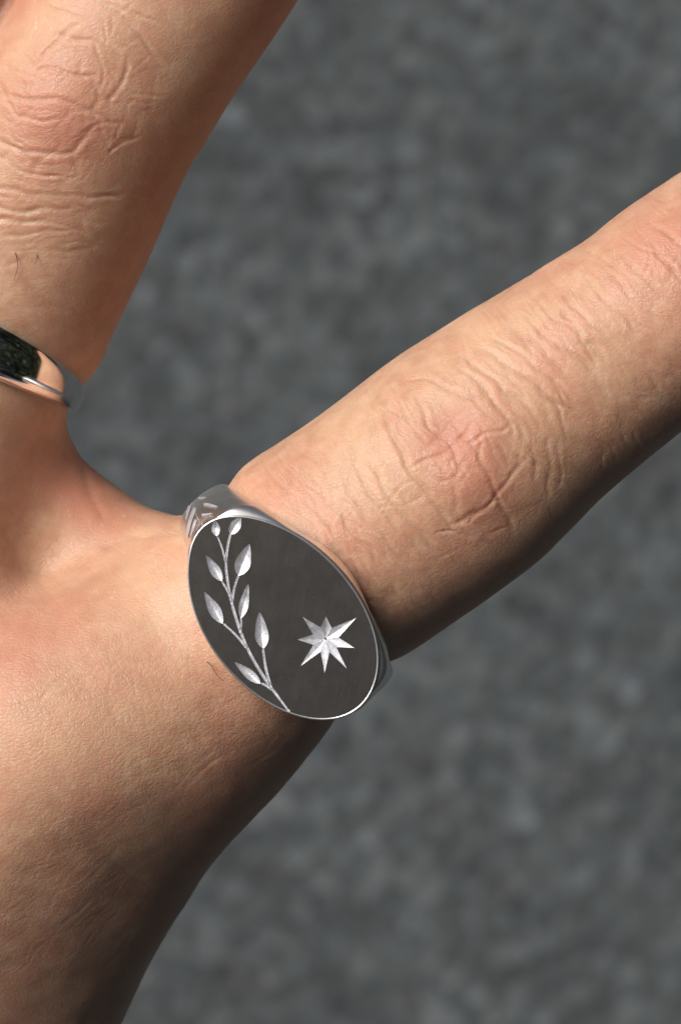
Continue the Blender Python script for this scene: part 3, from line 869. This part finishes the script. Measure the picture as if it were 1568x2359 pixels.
# star polygon
def star_outline(f=1.0):
    pol = []
    n = len(star_p)
    for i in range(n):
        a = star_p[i] - star_c; b = star_p[(i + 1) % n] - star_c
        pol.append(star_c + a * f)
        an = a / np.linalg.norm(a); bn = b / np.linalg.norm(b)
        m = an + bn; m /= np.linalg.norm(m)
        pol.append(star_c + m * 0.86 * f)
    return np.array(pol)
def in_poly(p, pol):
    ins = np.zeros(len(p), bool)
    for i in range(len(pol)):
        a, b = pol[i], pol[i - 1]
        c = ((a[1] > p[:, 1]) != (b[1] > p[:, 1])) & (p[:, 0] < (b[0] - a[0]) * (p[:, 1] - a[1]) / (b[1] - a[1] + 1e-12) + a[0])
        ins ^= c
    return ins
rec[in_poly(fp, star_outline(0.94))] = 0.55
Vf = [(CX, CY, H_)] + [(x, y, H_ - d) for (x, y), d in zip(fp, rec)]
Ff = [(0, 1 + j, 1 + (j + 1) % NA) for j in range(NA)]
for i in range(NR - 1):
    for j in range(NA):
        a = 1 + i * NA + j; b = 1 + i * NA + (j + 1) % NA
        Ff.append((a, a + NA, b + NA, b))
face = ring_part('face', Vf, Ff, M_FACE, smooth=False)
# rim: small rounded bead that catches the light
V, F = [], []
for j in range(240):
    t = 2 * math.pi * j / 240
    P0, P1, P2 = [(CX + A_ * float(rim_r(u)) * math.cos(u), CY + B_ * float(rim_r(u)) * math.sin(u)) for u in (t - .01, t, t + .01)]
    nx, ny = P2[1] - P0[1], P0[0] - P2[0]; q = math.hypot(nx, ny); nx /= q; ny /= q
    for k_ in range(8):
        a = math.pi * (k_ / 7)
        o_ = 0.08 * math.cos(a); z_ = 0.05 * math.sin(a)
        V.append((P1[0] + nx * (0.02 + o_), P1[1] + ny * (0.02 + o_), H_ - 0.02 + z_))
for j in range(240):
    for k_ in range(7):
        F.append((j * 8 + k_, ((j + 1) % 240) * 8 + k_, ((j + 1) % 240) * 8 + k_ + 1, j * 8 + k_ + 1))
ring_part('rim', V, F, M_BAND, face)
for V, Fc, _ in leaf_geo:
    ring_part('leaf', V, Fc, M_CUT, face)
# stems: V-grooves
V, F = [], []
for P, w, dep in STEMS:
    P = smooth_line(P)
    b0 = len(V); n = len(P)
    for i in range(n):
        d = P[min(i + 1, n - 1)] - P[max(i - 1, 0)]; d /= np.linalg.norm(d); s = np.array([-d[1], d[0]])
        ww = 0.82 * w * (0.35 + 0.65 * min(1, 6 * i / n)) * (1 - 0.35 * i / n) if P is not None else w
        for v, z in ((-1, GZ * .8), (-.55, -dep * .55), (0, -dep), (.55, -dep * .55), (1, GZ * .8)):
            V.append((*(P[i] + s * v * ww), H_ + z))
    for i in range(n - 1):
        for j in range(4):
            F.append((b0 + i * 5 + j, b0 + i * 5 + j + 1, b0 + i * 5 + 5 + j + 1, b0 + i * 5 + 5 + j))
ring_part('stem', V, F, M_CUT, face)
# star: eight V-cut rays falling towards a deep centre
V, F = [], []
pol = star_outline(1.0)
n = len(pol)
V.append((*star_c, H_ - 0.42))
for q in pol: V.append((*q, H_ + GZ))
for i in range(n // 2):
    q = star_c + (pol[2 * i] - star_c) / np.linalg.norm(pol[2 * i] - star_c) * 0.72
    V.append((*q, H_ - 0.30))
for i in range(n // 2):
    tip = 1 + 2 * i; right = 1 + (2 * i + 1) % n; left = 1 + (2 * i - 1) % n; mid = 1 + n + i
    F += [(tip, mid, left), (tip, right, mid), (0, mid, right), (0, left, mid)]
star = ring_part('star', V, F, M_CUT, face, smooth=False)
V = []; F = []
for i in range(10):
    a = 2 * math.pi * i / 10; V.append((star_c[0] + .085 * math.cos(a), star_c[1] + .07 * math.sin(a), H_ - .37))
    V.append((star_c[0] + .05 * math.cos(a), star_c[1] + .04 * math.sin(a), H_ - .385))
V.append((*star_c, H_ - .39))
for i in range(10):
    a, b = 2 * i, (2 * i + 2) % 20
    F += [(a, b, b + 1, a + 1), (a + 1, b + 1, 20)]
ring_part('center_disc', V, F, M_HAIR_D, face)  # near-flat dark disc over the star centre, drawn in place of a pit
# ray cuts on the shoulder
def c8(a, b): return (405.7 + a * 0.1294, 1102.2 + b * 0.1294)
ol = MRT @ (Vector((0, 0, CAMH)) - O_)
def on_band(px_, py_):
    d = MRT @ (Vector(W(px_, py_, 0)) - Vector((0, 0, CAMH)))
    h, nn, _, _ = band_bvh.ray_cast(ol, d.normalized())
    if h is None:                          # just outside the outline: nearest point of the shoulder
        t = (5.5 - ol.z) / d.z
        h, nn, _, _ = band_bvh.find_nearest(ol + d * t)
    if nn.dot(d) > 0: nn = -nn
    return None if h is None else (np.array(h), np.array(nn))
def add_cut(pts, wpx, mirror=False):
    V, F = [], []
    P = smooth_line([c8(*p) for p in pts], 3)
    n = len(P)
    for i in range(n):
        d = P[min(i + 1, n - 1)] - P[max(i - 1, 0)]; d /= np.linalg.norm(d); s = np.array([-d[1], d[0]])
        u = i / (n - 1)
        hw = wpx * 0.1294 * 0.5 * (math.sin(math.pi * u ** .7) ** .7 + .05)
        for v in (-1, 0, 1):
            q = P[i] + s * v * hw
            h = on_band(*q)
            if h is None: return
            V.append(h[0] + h[1] * (0.055 if v else 0.04))
    for i in range(n - 1):
        for j in range(2): F.append((i * 3 + j, i * 3 + j + 1, i * 3 + 4 + j, i * 3 + 3 + j))
    if mirror:
        V = [(-x, y, z) for x, y, z in V]; F = [f[::-1] for f in F]
    ring_part('ray_cut', V, F, M_CUT, band)
for pts, w in (([(405,360),(470,358),(545,352)], 42), ([(492,468),(600,490),(745,522)], 72), ([(462,658),(550,655),(645,636)], 46),
               ([(288,415),(230,560),(188,745)], 62), ([(350,528),(260,740),(208,1055)], 80), ([(366,735),(330,850),(272,1020)], 60)):
    add_cut(pts, w * 0.8)

# ------------------------------------------------------------------ plain polished ring on the ring finger
V, F = [], []
n_, RI2 = 160, 8.05
for i in range(n_):
    p = 2 * math.pi * i / n_
    wb = 0.30 + 1.68 * (0.5 + 0.5 * math.cos(p)) ** 1.5
    th_ = 0.68 + 0.75 * (0.5 + 0.5 * math.cos(p))
    prof = []
    for k_ in range(17):
        a = math.pi * k_ / 16
        prof.append((wb * math.copysign(abs(math.cos(a)) ** .75, math.cos(a)), RI2 + 0.25 + (th_ - .25) * math.sin(a) ** .75))
    prof += [(-wb + .12, RI2 + .02), (0, RI2 - .05), (wb - .12, RI2 + .02)]
    for w_, r_ in prof:
        q = xx * (r_ * math.sin(p)) + axd * w_ + zz * (r_ * math.cos(p))
        V.append(q[:])
m_ = len(prof)
for i in range(n_):
    for j in range(m_):
        F.append((i * m_ + j, ((i + 1) % n_) * m_ + j, ((i + 1) % n_) * m_ + (j + 1) % m_, i * m_ + (j + 1) % m_))
o = mesh_obj('plain_ring', V, F, M_POLISH)
o.location = c0 * S
tag(o, 'smooth polished silver band on the ring finger at the left edge', 'ring')

# ------------------------------------------------------------------ the phone that takes the picture, mirrored in the rings
ph = bpy.data.objects.new('phone', None); COL.objects.link(ph)
ph.location = (0, 0, (CAMH + 5) * S)
tag(ph, 'dark phone held above the hand, mirrored in the rings', 'phone')
def rbox(x0, x1, y0, y1, z0, z1, r, n=6):
    pts = []
    for cx, cy, a0 in ((x1 - r, y1 - r, 0), (x0 + r, y1 - r, 90), (x0 + r, y0 + r, 180), (x1 - r, y0 + r, 270)):
        for i in range(n + 1):
            a = math.radians(a0 + 90 * i / n); pts.append((cx + r * math.cos(a), cy + r * math.sin(a)))
    m = len(pts); V = []; F = []
    for (z, ins) in ((z0, .8), (z0 + .8, 0), (z1 - .8, 0), (z1, .8)):
        cx, cy = (x0 + x1) / 2, (y0 + y1) / 2
        for x, y in pts:
            V.append((x - math.copysign(ins, x - cx), y - math.copysign(ins, y - cy), z))
    for l in range(3):
        for i in range(m): F.append((l * m + i, l * m + (i + 1) % m, (l + 1) * m + (i + 1) % m, (l + 1) * m + i))
    F += [tuple(range(m))[::-1], tuple(range(3 * m, 4 * m))]
    return V, F
V, F = rbox(-58, 16, -132, 16, 2.5, 11, 9)
b = mesh_obj('body', V, F, M_PHONE, None, False); b.parent = ph
V, F = rbox(-9, 9, -26, 9, 0.6, 2.45, 8)
b = mesh_obj('camera_bump', V, F, M_PHONE, None, False); b.parent = ph
for yo in (0, -17):
    V = [(6 * math.cos(2 * math.pi * i / 32), yo + 6 * math.sin(2 * math.pi * i / 32), z) for z in (0.55, 0.1) for i in range(32)]
    F = [(i, (i + 1) % 32, 32 + (i + 1) % 32, 32 + i) for i in range(32)] + [tuple(range(32, 64))]
    l_ = mesh_obj('lens', V, F, M_LENS, None, False); l_.parent = ph

# ------------------------------------------------------------------ the owner of the hand, leaning over it (mirrored in the rings)
def raw(pts): return np.array([(x, y, z, r_) for x, y, z, r_ in pts], np.float32)
gzz = GROUND_Z
body_g = [(raw([(-60, -520, gzz + 950, 150), (-70, -470, gzz + 1150, 150), (-80, -380, gzz + 1330, 160), (-80, -300, gzz + 1450, 110)]), 0),
          (raw([(-270, -360, gzz + 1420, 70), (110, -360, gzz + 1420, 70)]), 60),
          (raw([(-80, -290, gzz + 1440, 62), (-105, -130, gzz + 1520, 58)]), 30),
          (raw([(-150, -540, gzz + 900, 105), (-160, -500, gzz + 500, 72), (-170, -520, gzz + 90, 50)]), 50),
          (raw([(30, -540, gzz + 900, 105), (50, -490, gzz + 500, 72), (60, -510, gzz + 90, 50)]), 50),
          (raw([(-170, -530, gzz + 45, 42), (-180, -400, gzz + 36, 36)]), 20), (raw([(60, -520, gzz + 45, 42), (70, -390, gzz + 36, 36)]), 20),
          (raw([(120, -360, gzz + 1410, 66), (230, -390, gzz + 1180, 52), (120, -200, gzz + 1240, 42)]), 40),
          (raw([(-280, -360, gzz + 1410, 66), (-330, -430, gzz + 1140, 56), (-130, -225, gzz + 1040, 48)]), 40)]
BP = pack(body_g)
bp_ = np.concatenate([c for c, k in body_g])
bv_, bf_ = surface_nets((bp_[:, :3] - bp_[:, 3:]).min(0).astype(float) - 60, (bp_[:, :3] + bp_[:, 3:]).max(0).astype(float) + 60, 18.0, BP)
M_CLOTH = plain('dark_brown_cloth', (0.060, 0.045, 0.034), 0.9)
person = tag(mesh_obj('person', bv_, bf_, M_CLOTH), 'person in dark clothes leaning over the outstretched hand', 'person')
HX, HY, HZ = 40, 70, -60              # how far the head leans over the hand
def rawh(pts): return raw([(x + HX, y + HY, z + HZ, r_) for x, y, z, r_ in pts])
head_g = [(rawh([(-70, -205, gzz + 1600, 78), (-70, -165, gzz + 1665, 84)]), 0), (rawh([(-70, -120, gzz + 1590, 40), (-70, -105, gzz + 1560, 30)]), 40), (rawh([(-70, -88, gzz + 1610, 12), (-70, -76, gzz + 1590, 13)]), 15),
          (rawh([(-150, -190, gzz + 1620, 16), (-152, -180, gzz + 1595, 12)]), 8), (rawh([(10, -190, gzz + 1620, 16), (12, -180, gzz + 1595, 12)]), 8)]
HP = pack(head_g); hp_ = np.concatenate([c for c, k in head_g])
v_, f_ = surface_nets((hp_[:, :3] - hp_[:, 3:]).min(0).astype(float) - 20, (hp_[:, :3] + hp_[:, 3:]).max(0).astype(float) + 20, 6.0, HP)
mesh_obj('head', v_, f_, M_NAIL, person)
hair_g = [(rawh([(-70, -225, gzz + 1620, 84), (-70, -190, gzz + 1690, 84)]), 0), (rawh([(-70, -250, gzz + 1560, 80), (-70, -300, gzz + 1470, 60)]), 30)]
HP = pack(hair_g); hp_ = np.concatenate([c for c, k in hair_g])
v_, f_ = surface_nets((hp_[:, :3] - hp_[:, 3:]).min(0).astype(float) - 20, (hp_[:, :3] + hp_[:, 3:]).max(0).astype(float) + 20, 7.0, HP)
mesh_obj('hair', v_, f_, M_HAIR_D, person)

# ------------------------------------------------------------------ dark tree standing to the right, mirrored in the rings
tree = bpy.data.objects.new('tree', None); COL.objects.link(tree)
tree.location = (2.7, 0.0, GROUND_Z * S)
tag(tree, 'dark green leafy tree standing beside the asphalt, mirrored in the rings', 'tree')
V, F = [], []
for i in range(9):
    z = 2.4 * i / 8; r_ = 0.22 - 0.012 * i + (0.12 if i == 0 else 0)
    for k_ in range(12):
        a = 2 * math.pi * k_ / 12
        V.append((r_ * math.cos(a) + .05 * math.sin(z * 2), r_ * math.sin(a) + .06 * math.cos(z), z))
for i in range(8):
    for k_ in range(12): F.append((i * 12 + k_, i * 12 + (k_ + 1) % 12, (i + 1) * 12 + (k_ + 1) % 12, (i + 1) * 12 + k_))
for k_ in range(6):
    a = k_ * 1.05; e_ = np.array([math.cos(a) * 1.4, math.sin(a) * 1.6, 1.2 + .3 * (k_ % 3)])
    v2, f2 = tube([(0, 0, 1.7), e_ * .5 + (0, 0, 1.6), e_ + (0, 0, 1.6)], .10, .03, 8)
    F += [[i + len(V) for i in f] for f in f2]; V += [tuple(v) for v in v2]
tk = mesh_obj('trunk', V, F, plain('bark', (0.09, 0.065, 0.045), 0.9), None, True, False); tk.parent = tree
V, F = [], []
cl = [(rng.normal(size=3) * (0.6, 1.9, 0.95) + (0.3, 0, 2.5)) for _ in range(170)]  # unseen crown, spread wide to block sky light from the right
for c_ in cl:
    for _ in range(170):
        q = c_ + rng.normal(size=3) * 0.26
        if q[2] < 0.3 or q[0] < -1.6: continue
        d1 = rng.normal(size=3); d1 /= np.linalg.norm(d1); d2 = np.cross(d1, rng.normal(size=3)); d2 /= np.linalg.norm(d2)
        l_, w_ = rng.uniform(.07, .12), rng.uniform(.03, .05)
        b0 = len(V); V += [tuple(q - d1 * l_), tuple(q + d2 * w_), tuple(q + d1 * l_), tuple(q - d2 * w_)]; F.append((b0, b0 + 1, b0 + 2, b0 + 3))
cr = mesh_obj('crown', V, F, plain('leaf_green', (0.022, 0.038, 0.015), 0.7), None, False, False); cr.parent = tree
print('hand verts', len(hv))
